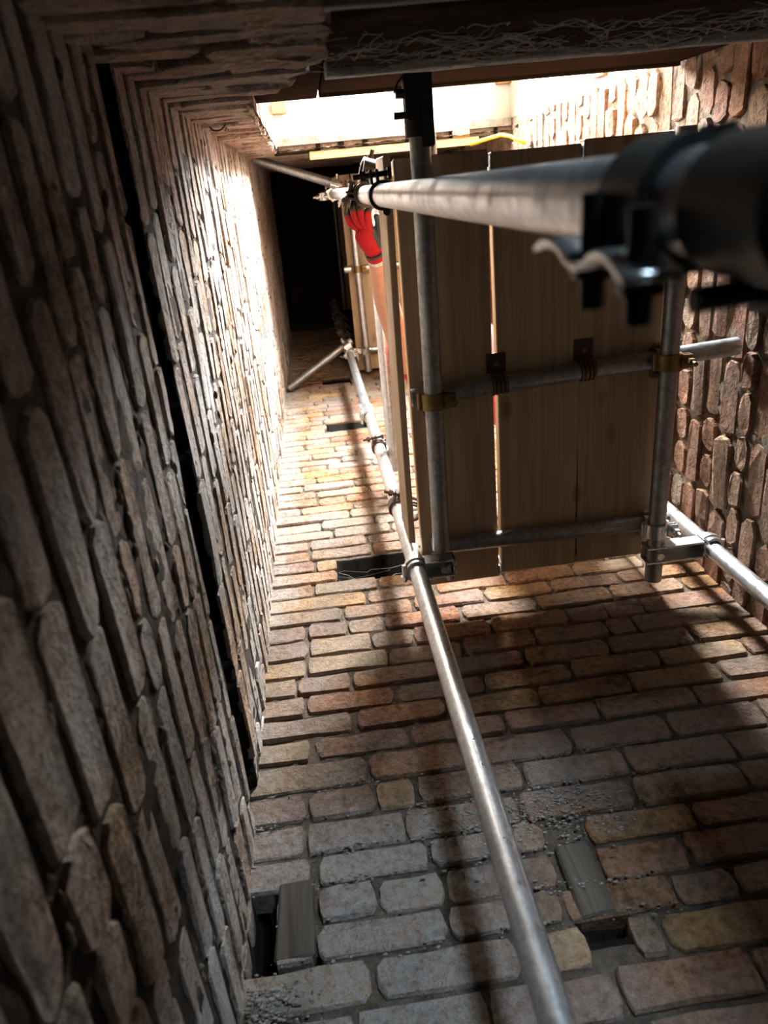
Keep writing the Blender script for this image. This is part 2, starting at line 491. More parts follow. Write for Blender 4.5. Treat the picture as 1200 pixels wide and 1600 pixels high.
    for (p, q, c0, c1) in items:
        jw = joint * rnd.uniform(.7, 1.35) * perp
        sx = max(.02, q - p - jw); sz = c1 - c0 - joint * rnd.uniform(.75, 1.3)
        mesh = rnd.choice(hdrs if sx < .15 else variants)
        loc = V(((p + q) / 2 + rnd.uniform(-.002, .002), rnd.uniform(-jit, jit) * 1.0, (c0 + c1) / 2 + rnd.uniform(-.002, .002)))
        flip = rnd.choice((1, -1))
        mt = Matrix.Translation(loc) @ Matrix.Rotation(rnd.uniform(-tilt, tilt), 4, 'Y') @ Matrix.Rotation(rnd.uniform(-tilt, tilt), 4, 'Z') @ Matrix.Rotation(rnd.uniform(-tilt, tilt) * 1.5, 4, 'X') @ Matrix.Diagonal((sx, 1, sz, 1))
        pr = [project(mw @ (mt @ V((x, 0, zz)))) for x, zz in ((-.5, -.5), (.5, -.5), (.5, .5), (-.5, .5))]
        area = 0
        if all(pr):
            cx = sum(t[0] for t in pr) / 4; cy = sum(t[1] for t in pr) / 4
            if -60 < cx < 1260 and -60 < cy < 1660:
                area = abs(sum(pr[i][0] * pr[(i + 1) % 4][1] - pr[(i + 1) % 4][0] * pr[i][1] for i in range(4))) / 2
        recs.append((area, mesh, mt))
    recs.sort(key=lambda r: -r[0])
    vs = []; fs = []
    for k, (area, mesh, mt) in enumerate(recs):
        if k < limit and area > 30:
            o = bpy.data.objects.new('brick', mesh); COL.objects.link(o)
            o.parent = wall; o.matrix_parent_inverse = Matrix.Identity(4)
            o.matrix_basis = mt
        else:
            n0 = len(vs)
            vs += [tuple(mt @ v.co) for v in mesh.vertices]
            fs += [tuple(n0 + i for i in pl.vertices) for pl in mesh.polygons]
    if vs:
        me = bpy.data.meshes.new('distant_bricks'); me.from_pydata(vs, [], fs); me.update(); me.materials.append(mats[0])
        o = link('distant_bricks', me, None, wall); o.matrix_parent_inverse = Matrix.Identity(4)
        tag(o, kind='stuff')
    return wall

def course_list(known, pitch, lo, hi, jit=.002, seed=1):
    r = random.Random(seed)
    k = sorted(known)
    out = list(k)
    z = k[0]
    while z > lo: z -= pitch * r.uniform(.985, 1.015); out.insert(0, z)
    z = k[-1]
    while z < hi: z += pitch * r.uniform(.985, 1.015); out.append(z)
    return out

# --- front wall: bed joints and perpends read off the photograph, turned into heights and widths on the wall
fz = [at(565, y, 'y', YF).z for y in (965, 989, 1017, 1046, 1075, 1107, 1141, 1177, 1224, 1272, 1325, 1375, 1436, 1495)]
JP = [(400 + a / 4, 900 + b / 4) for a, b in ((545, 225), (320, 370), (575, 320), (805, 290), (330, 470), (720, 410), (975, 370), (315, 590), (825, 500), (260, 690), (600, 640),
      (310, 780), (870, 710), (620, 910), (1190, 830), (350, 1080), (955, 985))]
JP += [(400 + a / 3.75, 1180 + b / 3.75) for a, b in ((655, 80), (940, 210), (300, 330), (700, 250), (290, 500), (870, 400), (330, 640), (1020, 590), (335, 820), (715, 840), (1110, 780), (345, 1050), (1140, 1040))]
JP += [(860 + a / 3.529, 900 + b / 3.529) for a, b in ((345, 105), (90, 205), (310, 185), (520, 170), (300, 255), (460, 255), (890, 190), (310, 365), (770, 310), (120, 520), (600, 445), (450, 590), (960, 540), (270, 740), (790, 640),
      (660, 830), (130, 920), (990, 920), (420, 1020), (1060, 1090))]
JP += [(860 + a / 3.529, 1240 + b / 3.529) for a, b in ((770, 90), (770, 350), (690, 540), (1090, 560), (680, 880), (420, 1160))]
fj = []
for (x, y) in JP:
    p = at(x, y, 'y', YF); fj.append((p.x, p.z))
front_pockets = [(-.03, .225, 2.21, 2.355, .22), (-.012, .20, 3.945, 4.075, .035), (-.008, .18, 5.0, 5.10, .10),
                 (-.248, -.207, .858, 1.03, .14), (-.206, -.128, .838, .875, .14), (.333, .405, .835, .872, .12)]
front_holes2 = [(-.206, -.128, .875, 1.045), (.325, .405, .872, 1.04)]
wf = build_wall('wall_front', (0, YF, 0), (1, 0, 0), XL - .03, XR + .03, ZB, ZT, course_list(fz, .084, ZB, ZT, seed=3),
    (M['brick_front'], M['mortar_front']), 11, recess=.0080, rough=.0035, shade_black=True, joints=fj, pockets=front_pockets + [(a, b, c, d, .012) for a, b, c, d in front_holes2],
    hmix=.16, round_=.07, jit=.003, joint=.0068, tilt=.007, label='brick front wall of the shaft, ochre and brown courses running across')
# --- left wall: deep raked joints, one open bed joint at z = 1.25
lz = [.437, .526, .612, .697, .773, .844, .920, 1.0, 1.080, 1.155, 1.212, 1.308, 1.392]
lcourses = course_list(lz, .084, ZB, ZT, seed=5)
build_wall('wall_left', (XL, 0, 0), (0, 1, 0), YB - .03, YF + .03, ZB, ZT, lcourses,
    (M['brick_left'], M['mortar_left']), 21, recess=.0036, rough=.0034, perp=.35, shade_black=True, hmix=.10, pockets=[(-.30, 1.30, 1.212, 1.308, .021)],
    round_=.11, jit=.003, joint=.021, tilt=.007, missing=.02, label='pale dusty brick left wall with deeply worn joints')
# --- right wall
rz = [1.808, 1.881, 1.98, 2.064, 2.147, 2.233]
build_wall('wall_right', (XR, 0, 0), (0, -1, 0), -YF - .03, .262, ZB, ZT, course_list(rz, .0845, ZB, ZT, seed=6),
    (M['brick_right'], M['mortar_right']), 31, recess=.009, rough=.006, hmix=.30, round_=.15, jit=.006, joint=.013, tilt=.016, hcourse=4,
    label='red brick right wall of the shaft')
# --- back wall: pier beside the opening, wall over it, jamb of the doorway below (local u = -x)
def back_lim(z):
    if z < 1.45: return -.065
    if z < 1.90: return -.065 + (z - 1.45) / .45 * .16
    if z < 4.20: return .095
    return -XR - .03
bz = [1.224, 1.282, 1.337, 1.397, 1.441, 1.524, 1.595, 1.693, 1.776, 1.868, 1.95]
bz = [1.224, 1.311, 1.397, 1.48, 1.56, 1.64, 1.72, 1.80, 1.885, 1.97]
build_wall('wall_back', (0, YB, 0), (-1, 0, 0), -XR - .03, -XL + .03, ZB, ZT, course_list(bz, .084, ZB, ZT, seed=8),
    (M['brick_back'], M['mortar_left']), 41, recess=.008, rough=.006, perp=.5, hmix=.25, round_=.20, jit=.006, joint=.016, umax=back_lim, tilt=.018,
    label='brick pier of the back wall left of the bright opening')
# jamb face of that pier, turned to the opening
build_wall('trim_1', (-.095, 0, 0), (0, 1, 0), -.335, YB + .004, 1.90, 4.2, course_list(bz, .084, 1.9, 4.2, seed=8),
    (M['brick_back'], M['mortar_right']), 51, recess=.008, rough=.004, hmix=0, round_=.15, jit=.004, joint=.012, bz0=1.9, bz1=4.2,
    label='brick jamb of the bright opening')

# solid masonry behind the faces
def structure(name, boxes, mat, label=None, bevel=0):
    bm = bmesh.new()
    for lo, hi in boxes: add_box(bm, lo, hi, bevel)
    o = obj(name, bm, mat); tag(o, label, kind='structure'); return o
structure('wall_masonry', [((XL - .6, YF + .24, ZB), (XR + .6, YF + .4, ZT)), ((XL - .4, YB - .02, ZB), (XL - .16, YF + .26, ZT)),
    ((XR + .03, -.258, ZB), (XR + .3, YF + .26, ZT)),
    ((XL - .2, -.335, ZB), (-.112, YB - .03, 4.22)), ((-.115, -.335, ZB), (.055, YB - .03, 1.45)), ((XL - .2, -.335, 4.37), (XR + .04, YB - .03, ZT)), ((.05, -.335, ZB), (.17, YB - .002, .965)),
    ((.86, -.335, ZB), (XR + .04, YB - .002, .965))], M['backing'])
structure('ceiling', [((XL - .6, -.4, ZT), (XR + .6, YF + .4, ZT + .1))], M['backing'])
structure('floor', [((XL - .6, -3.2, ZB - .1), (XR + .8, YF + .4, ZB))], M['floor'])
# white room behind the opening
structure('wall_room', [((-1.3, -.335, 2.25), (-.20, -.30, 4.6)), ((1.135, -3.0, 2.25), (1.2, -.262, 4.6)), ((-1.36, -3.0, 2.25), (-1.3, -.3, 4.6)), ((-1.3, -3.06, 2.25), (1.2, -3.0, 4.6))], M['plaster'])
structure('ceiling_room', [((-1.36, -3.06, 4.30), (1.2, -.255, 4.36))], M['plaster'])
structure('floor_room', [((-1.36, -3.06, 2.22), (1.2, -.30, 2.32))], M['room_floor'])

# ------------------------------------------------------------------ timber of the opening
def single(name, bm, mat, label, cat, smooth=False, group=None):
    o = obj(name, bm, mat, None, smooth); tag(o, label, cat, group); return o
def rough_beam(lo, hi, amp, seg=60):
    bm = bmesh.new(); lo = V(lo); hi = V(hi)
    add_box(bm, lo, hi)
    ax = max(range(3), key=lambda i: hi[i] - lo[i])
    es = [e for e in bm.edges if abs((e.verts[0].co - e.verts[1].co)[ax]) > 1e-4]
    bmesh.ops.subdivide_edges(bm, edges=es, cuts=seg, use_grid_fill=True)
    es = [e for e in bm.edges if abs((e.verts[0].co - e.verts[1].co)[ax]) < 1e-4]
    bmesh.ops.subdivide_edges(bm, edges=es, cuts=4, use_grid_fill=True)
    for v in bm.verts:
        k = v.co * 1.0; k2 = V(k); k2[ax] *= .25
        v.co += V((noise.noise(k2 * 40), noise.noise(k2 * 40 + V((5, 5, 5))), noise.noise(k2 * 40 + V((9, 1, 4))))) * amp
    return bm
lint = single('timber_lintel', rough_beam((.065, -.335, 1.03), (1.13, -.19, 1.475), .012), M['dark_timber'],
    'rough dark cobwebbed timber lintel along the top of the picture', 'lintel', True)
single('timber_batten', rough_beam((.05, -.215, .975), (1.125, -.186, 1.005), .004), M['slate'], 'pale dusty batten under the dark cobwebbed lintel', 'batten', True)
single('timber_batten', rough_beam((.068, -.206, 1.478), (1.10, -.180, 1.520), .003), M['pale_dust'], 'grey dust-covered batten on top of the dark cobwebbed lintel', 'batten', True)
bm = bmesh.new(); add_box(bm, (.085, -.30, 1.44), (1.118, -.247, 2.345), .004)
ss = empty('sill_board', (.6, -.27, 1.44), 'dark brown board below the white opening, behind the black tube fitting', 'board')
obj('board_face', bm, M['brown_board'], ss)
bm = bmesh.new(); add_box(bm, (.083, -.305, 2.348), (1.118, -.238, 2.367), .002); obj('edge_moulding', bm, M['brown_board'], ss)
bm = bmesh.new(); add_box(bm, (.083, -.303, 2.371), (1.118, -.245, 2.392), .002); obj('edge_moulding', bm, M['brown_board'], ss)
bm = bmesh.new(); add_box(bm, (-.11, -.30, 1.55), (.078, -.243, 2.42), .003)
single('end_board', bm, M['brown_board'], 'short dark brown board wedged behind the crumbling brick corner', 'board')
# head of the opening: plaster edge, joists and the pale batten
structure('trim_2', [((-.10, -.262, 4.215), (1.12, -.225, 4.30))], M['mortar_right'], 'ragged plaster edge at the head of the opening')
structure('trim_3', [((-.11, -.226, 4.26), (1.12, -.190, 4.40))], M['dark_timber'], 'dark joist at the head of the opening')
bm = bmesh.new(); add_box(bm, (.068, -.189, 4.205), (.945, -.150, 4.228), .002)
single('pale_batten', bm, M['board_x'], 'pale orange timber batten across the head of the opening', 'batten')
bm = bmesh.new(); add_box(bm, (.81, -.222, 4.21), (.90, -.190, 4.235), .002)
single('timber_offcut', bm, M['board_x'], 'short timber offcut at the right end of the pale batten', 'offcut')
bm = bmesh.new(); add_box(bm, (-.095, -.43, 4.262), (-.02, -.375, 4.298), .002)
single('ceiling_block', bm, M['board_x'], 'small cream block on the white ceiling by the brick jamb', 'block')
bm = bmesh.new(); add_box(bm, (1.06, -.75, 4.255), (1.132, -.42, 4.298), .003)
single('ceiling_noggin', bm, M['board_x'], 'pale timber piece in the corner of the white ceiling', 'timber')
bm = bmesh.new(); add_box(bm, (1.118, -.40, 2.95), (1.134, -.29, 3.06), .002)
single('wall_block', bm, M['board_x'], 'small orange timber block where white wall meets red brick', 'block')
bm = bmesh.new()
p0 = [at(x, y, 'z', 4.29) for x, y in ((505, 213), (520, 206), (545, 199), (575, 197), (600, 195), (622, 192), (640, 192))]
add_path(bm, p0, .0022, 6)
single('ceiling_wire', bm, M['wire'], 'thin dark wire wandering across the white ceiling', 'wire', True)
bm = bmesh.new()
p0 = [at(x, y, 'z', z) for x, y, z in ((735, 226, 4.15), (752, 220, 4.1), (768, 215, 4.05), (783, 211, 4.0), (797, 213, 3.95), (810, 219, 3.9), (822, 224, 3.9))]
add_path(bm, p0, .009, 8)
single('yellow_cable', bm, M['yellow'], 'yellow cable looped above the end of the boards', 'cable', True)
bm = bmesh.new()
c = at(340, 193, 'y', -.20)
add_path(bm, [c + V((math.cos(t) * .024, -.004 + .026 * abs(math.sin(t)), math.sin(t) * .05)) for t in [math.radians(-150 + 12 * i) for i in range(18)]], .0022, 6)
single('wire_hook', bm, M['black_iron'], 'small bent wire hook on the back brick pier', 'hook', True)
bm = bmesh.new(); add_cyl(bm, (1.0, -.285, 1.60), (1.0, -.20, 1.56), .012, 10)
add_cyl(bm, (1.0, -.21, 1.565), (1.0, -.196, 1.558), .020, 6)
single('iron_spike', bm, M['black_iron'], 'rusty iron spike by the right end of the lintel', 'spike')

# crumbling masonry corner above the pier
bm = bmesh.new()
rr = random.Random(4)
for k in range(11):
    z = 1.02 + k * .083
    hi_x = -back_lim(z + .04) + .012
    if hi_x < -.07: continue
    lo_x = max(-.115, hi_x - rr.uniform(.12, .2))
    add_box(bm, (lo_x, -.30, z), (hi_x, YB - .004 + rr.uniform(-.006, .012), z + .068), .008, .006)
bmesh.ops.subdivide_edges(bm, edges=bm.edges, cuts=3, use_grid_fill=True)
for v in bm.verts:
    v.co += V((noise.noise(v.co * 45), noise.noise(v.co * 45 + V((7, 7, 7))), noise.noise(v.co * 45 + V((1, 8, 3))))) * .012
o = obj('trim_4', bm, M['dust'], None, True)
o.data.materials.clear(); o.data.materials.append(M['brick_back'])
tag(o, 'crumbling brick corner beside the lintel', kind='structure')

# ------------------------------------------------------------------ packing pieces in the front wall
def slab(name, lo, hi, mat, label, tiltx=0):
    bm = bmesh.new(); add_box(bm, lo, hi, .004, .003)
    bmesh.ops.subdivide_edges(bm, edges=bm.edges, cuts=2, use_grid_fill=True)
    for v in bm.verts: v.co += V((noise.noise(v.co * 30), noise.noise(v.co * 33), noise.noise(v.co * 36))) * .003
    return single(name, bm, mat, label, 'wall plug')
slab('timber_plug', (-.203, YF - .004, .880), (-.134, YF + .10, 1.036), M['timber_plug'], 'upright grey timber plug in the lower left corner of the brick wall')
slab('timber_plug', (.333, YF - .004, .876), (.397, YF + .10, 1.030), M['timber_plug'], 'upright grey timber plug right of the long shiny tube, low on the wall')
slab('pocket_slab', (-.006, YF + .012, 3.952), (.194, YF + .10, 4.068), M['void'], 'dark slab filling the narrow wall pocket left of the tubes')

# lumps of mortar and fluff on the lower front wall
def lumps(name, spots, mat, parent):
    vs = []; fs = []
    ico = bmesh.new(); bmesh.ops.create_icosphere(ico, subdivisions=1, radius=1.0)
    iv = [v.co.copy() for v in ico.verts]; ff = [tuple(v.index for v in f.verts) for f in ico.faces]; ico.free()
    r = random.Random(9)
    for (p, s) in spots:
        n0 = len(vs); sq = V((r.uniform(.8, 1.8), r.uniform(.35, .7), r.uniform(.5, 1.0)))
        for v in iv:
            q = V((v.x * sq.x, v.y * sq.y, v.z * sq.z)) * s * (1 + .45 * noise.noise(v * 2.3 + p * 40))
            vs.append(tuple(p + q))
        fs += [tuple(n0 + i for i in f) for f in ff]
    me = bpy.data.meshes.new(name); me.from_pydata(vs, [], fs); me.update(); me.materials.append(mat)
    for pl in me.polygons: pl.use_smooth = True
    o = link(name, me, None, None); o.parent = parent; o.matrix_parent_inverse = parent.matrix_world.inverted()
    tag(o, kind='stuff'); return o
bpy.context.view_layer.update()
r = random.Random(5); spots = []
for c in fz:
    if c > 1.32: continue
    u = XL
    while u < .75:
        dens = max(0, noise.noise(V((u * 6, c * 9, 2.0)))) * 2.2 + .12
        if r.random() < dens:
            spots.append((V((u, YF - r.uniform(.001, .006), c + r.uniform(-.012, .012))), r.uniform(.001, .0036)))
        u += r.uniform(.002, .007)
for k in range(700):
    x = .30 + r.gauss(0, .11); z = 1.12 + r.gauss(0, .055)
    spots.append((V((x, YF - r.uniform(.0, .004), z)), r.uniform(.001, .0038)))
for k in range(420):
    x = -.245 + abs(r.gauss(0, .05)); z = .79 + r.gauss(0, .04)
    if z > .835: continue
    spots.append((V((x, YF - r.uniform(.0, .014), z)), r.uniform(.001, .0042)))
lumps('mortar_crumbs', spots, M['mortar_grey'], wf)
spots = []
wl = bpy.data.objects['wall_left']
for k in range(1500):
    c = r.choice([z for z in lcourses if .3 < z < 2.4]); y = r.uniform(YB, YF)
    if noise.noise(V((3.0, y * 5, c * 7))) < .02: continue
    if 1.195 < c < 1.32: continue
    spots.append((V((XL + r.uniform(-.014, .002), y, c + r.uniform(-.008, .008))), r.uniform(.003, .008)))
me_sp = spots
def lumps_left():
    vs = []; fs = []
    ico = bmesh.new(); bmesh.ops.create_icosphere(ico, subdivisions=1, radius=1.0)
    iv = [v.co.copy() for v in ico.verts]; ff = [tuple(v.index for v in f.verts) for f in ico.faces]; ico.free()
    for (p, s) in me_sp:
        n0 = len(vs); sq = V((r.uniform(.4, .8), r.uniform(1, 2.4), r.uniform(.6, 1.1)))
        for v in iv:
            vs.append(tuple(p + V((v.x * sq.x, v.y * sq.y, v.z * sq.z)) * s * (1 + .45 * noise.noise(v * 2.3 + p * 40))))
        fs += [tuple(n0 + i for i in f) for f in ff]
    me = bpy.data.meshes.new('mortar_crumbs'); me.from_pydata(vs, [], fs); me.update(); me.materials.append(M['mortar_right'])
    for pl in me.polygons: pl.use_smooth = True
    q = link('mortar_crumbs', me); q.parent = wl; q.matrix_parent_inverse = wl.matrix_world.inverted(); tag(q, kind='stuff')
lumps_left()

# cobwebs
def webs(name, gen, n, rad, label):
    bm = bmesh.new(); rr = random.Random(3)
    for k in range(n):
        a, b, sag, push = gen(rr)
        pts = []
        for i in range(9):
            t = i / 8
            p = a.lerp(b, t) + V((0, push * math.sin(math.pi * t), -sag * math.sin(math.pi * t)))
            p += V((noise.noise(p * 25 + V((k, 0, 0))), .5 * noise.noise(p * 25 + V((0, k, 0))), noise.noise(p * 25 + V((0, 0, k))))) * .026
            pts.append(p)
        add_path(bm, pts, rad * rr.uniform(.5, 1.6), 4)
    o = obj(name, bm, M['web']); tag(o, label, 'cobweb', kind='stuff'); return o
def g1(rr):
    x = rr.uniform(.08, 1.05); z = rr.uniform(1.15, 1.46)
    a = V((x, -.186 + rr.uniform(-.002, .008), z)); b = a + V((rr.uniform(-.14, .14), rr.uniform(-.002, .008), rr.uniform(-.05, .05)))
    return a, b, rr.uniform(-.01, .03), rr.uniform(.0, .010)
webs('cobweb', g1, 260, .0005, 'grey cobwebs hanging on the dark timber lintel')
def g2(rr):
    a = V((-.03, YF + .02, rr.uniform(2.23, 2.34))); b = V((rr.uniform(.05, .22), YF + rr.uniform(.01, .06), rr.uniform(2.22, 2.34)))
    return a, b, rr.uniform(.0, .05), -.01
webs('cobweb', g2, 6, .00045, 'thin cobweb strands across the dark wall pocket beside the bracket')
def g3(rr):
    a = V((1.02 + rr.gauss(0, .05), -.195, 1.50 + rr.gauss(0, .03))); b = a + V((rr.uniform(-.07, .07), rr.uniform(.0, .012), rr.uniform(-.04, .09)))
    return a, b, .01, .006
webs('cobweb', g3, 60, .0009, 'fluffy cobweb tuft at the right end of the lintel')

# ------------------------------------------------------------------ scaffold tubes
RT = .02415
def tube(p, q, mat, label, group='scaffold tubes'):
    bm = bmesh.new(); add_pipe(bm, p, q, RT, RT - .0042, 32)
    o = obj('scaffold_tube', bm, mat, None, 'angle'); tag(o, label, 'scaffold tube', group); return o
A = V((.197, 1.0, 0)); B = V((1.062, 1.05, 0)); C = V((.180, .020, 0))
tube((A.x, A.y, ZB), (A.x, A.y, 3.50), M['galv'], 'long shiny upright scaffold tube rising from the bottom edge of the picture')
tube((A.x - .004, A.y, 3.505), (A.x - .004, A.y, 7.6), M['galv'], 'upper length of the front upright tube above the sleeve joint')
tube((B.x, B.y, ZB), (B.x, B.y, 5.4), M['galv'], 'upright scaffold tube in the far right corner, edge catching light')
tube((C.x, C.y, ZB), (C.x, C.y, 7.0), M['galv'], 'thick blurred scaffold tube nearest the camera, running in from the right edge')
ZT1 = 1.855
t1a = at(655, 200, 'z', ZT1); t1b = at(690, 858, 'z', ZT1)
tube((t1a.x, t1a.y, ZT1), (t1b.x, t1b.y, ZT1), M['steel'], 'grey tube under the boards running from the black end fitting to the front bracket')
t2b = at(1019.5, 905, 'z', ZT1)
t2x = (at(1056, 440, 'z', ZT1).x + t2b.x) / 2
tube((t2x + .006, at(1070, 197, 'z', ZT1).y, ZT1), (t2x - .004, min(t2b.y, YF - .012), ZT1), M['steel'], 'grey tube under the right-hand boards reaching to the front wall')
ZL2 = ZT1 + .0485
l2a = at(643, 622, 'z', ZL2); l2b = at(1157, 540, 'z', ZL2)
tube((l2a.x, (l2a.y), ZL2), (XR - .006, l2b.y, ZL2), M['steel'], 'grey cross tube under the middle of the boards ending at the right brick wall')
l1a = at(706, 850, 'z', ZL2); l1b = at(1006, 817, 'z', ZL2)
tube((l1a.x - .06, l1a.y, ZL2), (l1b.x + .07, l1b.y, ZL2), M['steel'], 'grey cross tube under the front ends of the boards')
tube((.245, .02, 2.865), (.245, 1.075, 2.865), M['galv'], 'pale guard rail tube above the platform, seen left of the boards behind the arm')
tube(at(397, 249, 'z', 4.60), V((.235, at(533, 291, 'z', 4.60).y, 4.60)), M['steel'], 'short tube propped into the back left corner under the opening')
tube(V((-.236, 1.178, 4.90)), V((.215, .925, 4.99)), M['steel'], 'short tube propped into the front left corner of the shaft')
# second lift
tube((.305, -.05, 5.10), (.318, 1.165, 5.10), M['galv'], 'tube under the upper boards running towards the front wall')
tube((.225, .487, 5.150), (1.0, .487, 5.150), M['galv'], 'cross tube under the middle of the upper boards')
tube((.27, 1.030, 5.150), (1.0, 1.030, 5.150), M['galv'], 'cross tube under the front ends of the upper boards')
tube((at(523, 330, 'z', 8.0).x, .1, 8.0), (at(534, 440, 'z', 8.0).x, 1.15, 8.0), M['steel'], 'dim tube high up in the dark of the shaft')

# ------------------------------------------------------------------ scaffold boards
def board(x0, x1, y0, y1, z0, label, group, th=.038, hoops=True, mat='board', seed=0, skew=0.0):
    e = empty('scaffold_board', ((x0 + x1) / 2, (y0 + y1) / 2, z0), label, 'scaffold board', group)
    bm = bmesh.new(); add_box(bm, (x0, y0, z0), (x1, y1, z0 + th), .0025)
    bmesh.ops.subdivide_edges(bm, edges=[ed for ed in bm.edges if abs(ed.verts[0].co.y - ed.verts[1].co.y) > .2], cuts=10)
    rr = random.Random(seed)
    bow = rr.uniform(-.003, .003)
    for v in bm.verts:
        t = (v.co.y - y0) / (y1 - y0)
        v.co.x += skew * (1 - t) + bow * math.sin(math.pi * t) + .0006 * noise.noise(V((v.co.x * 50, v.co.y * 9, 1)))
        if t < .01 or t > .99: v.co.y += .003 * noise.noise(V((v.co.x * 80, 2, v.co.z * 80 + seed)))
    obj('plank', bm, M[mat], e)
    if hoops:
        for yy in (y0 + .022, y1 - .022):
            bm = bmesh.new()
            add_box(bm, (x0 - .0018, yy - .016, z0 - .0018), (x0 + .0002, yy + .016, z0 + th + .0018))
            add_box(bm, (x1 - .0002, yy - .016, z0 - .0018), (x1 + .0018, yy + .016, z0 + th + .0018))
            add_box(bm, (x0 - .0018, yy - .016, z0 + th), (x1 + .0018, yy + .016, z0 + th + .0018))
            obj('end_hoop', bm, M['zinc'], e)
    return e
ZBd = ZL2 + RT + .004
def bx(px, py): return at(px, py, 'z', ZBd).x
yb0 = at(765, 236, 'z', ZBd).y; yb1 = at(784, 895, 'z', ZBd).y
x1a = at(657, 815, 'z', ZBd).x; g1 = (bx(767.5, 440) + bx(783.8, 895)) / 2; g2 = (bx(907, 451) + bx(900, 880)) / 2; g3 = bx(1022, 640)
board(x1a, g1 - .004, yb0 - .004, yb1 + .012, ZBd, 'left board of the lower platform, beside the grey tube', 'lower platform boards', seed=1)
board(g1 + .004, g2 - .003, yb0 + .003, yb1, ZBd, 'middle board of the lower platform, between the two light gaps', 'lower platform boards', seed=2)
board(g2 + .003, g2 + .226, yb0 - .006, yb1 - .003, ZBd, 'right board of the lower platform, behind the right-hand grey tube', 'lower platform boards', seed=3)
board(g2 + .228, g2 + .248, yb0 - .01, yb1 - .01, ZBd + .004, 'added light-blocking board on edge at the right of the lower platform, hidden from view', None, th=.42, hoops=False, seed=5)  # added out of sight to stop light falling through the right-hand gap
tb = at(645, 815, 'z', ZBd).x
board(tb - .014, tb + .004, yb0 - .012, .962, ZBd + .006, 'pale toe board standing on edge along the left of the lower platform', None, th=.185, hoops=False, seed=4, skew=.0115)
Z2 = 5.1755
for i, (a, b) in enumerate(((.250, .320), (.326, .468), (.476, .70), (.706, .93))):
    board(a, b, -.085, 1.17, Z2, ['narrow left board of the upper platform', 'second board from the left of the upper platform', 'third board from the left of the upper platform, mostly hidden', 'rightmost board of the upper platform, hidden by the lower one'][i], 'upper platform boards', hoops=False, seed=10 + i)
for i, (a, b) in enumerate(((.34, .56), (.57, .79))):
    board(a, b, -.05, 1.17, 8.06, ['left board of the dark topmost platform', 'right board of the dark topmost platform'][i], 'topmost platform boards', hoops=False, seed=20 + i)

# ------------------------------------------------------------------ couplers
def coupler(p, ax1, d, ax2, gap, mat, label, open_flap=0.0, size=1.0, side1=1, side2=1, cat='coupler'):
    """p: point on tube 1, ax1 its axis, d: direction from tube 1 to tube 2, ax2: axis of tube 2, gap: centre distance"""
    p = V(p); d = V(d).normalized(); ax1 = V(ax1).normalized(); ax2 = V(ax2).normalized()
    d = (d - ax1 * d.dot(ax1)).normalized()
    e = empty('tube_coupler', p, label, cat, 'scaffold couplers')
    for (c, ax, dd, sd, nm) in ((p, ax1, d, side1, 'collar'), (p + d * gap, ax2, -d, side2, 'collar')):
        a, b, axx = frame(ax, dd); s = b * sd
        bm = bmesh.new()
        add_band(bm, c, ax, dd, RT + .0008, .0075 * size, .042 * size, -100 * 1, 262)
        # flap with its rolled hinge
        add_cyl(bm, c - s * .034 - axx * .022 + a * .004, c - s * .034 + axx * .022 + a * .004, .0085, 12)
        # lugs taking the bolt
        for t in (-.010, -.024):
            add_obox(bm, c + s * .040 + a * (.004 + t), s, axx, a, .030, .036 * size, .0065, .0015)
        obj(nm, bm, mat, e, 'angle')
        bm = bmesh.new()
        add_cyl(bm, c + s * .044 + a * .022, c + s * .044 - a * .060, .0062, 12)
        add_cyl(bm, c + s * .044 + a * .018, c + s * .044 + a * .026, .0125, 8)
        o = obj('bolt', bm, mat, e, 'angle')
        bm = bmesh.new(); add_cyl(bm, c + s * .044 - a * .044, c + s * .044 - a * .031, .0115, 6)
        n = obj('nut', bm, mat, e, 'angle'); n.parent = o
    bm = bmesh.new()
    t = max(.006, gap - 2 * RT)
    add_obox(bm, p + d * gap / 2, d, ax1, d.cross(ax1), t + .012, .036 * size, .034 * size, .003)
    obj('body', bm, mat, e, 'angle')
    return e
Zx = V((0, 0, 1)); Xx = V((1, 0, 0)); Yx = V((0, 1, 0))
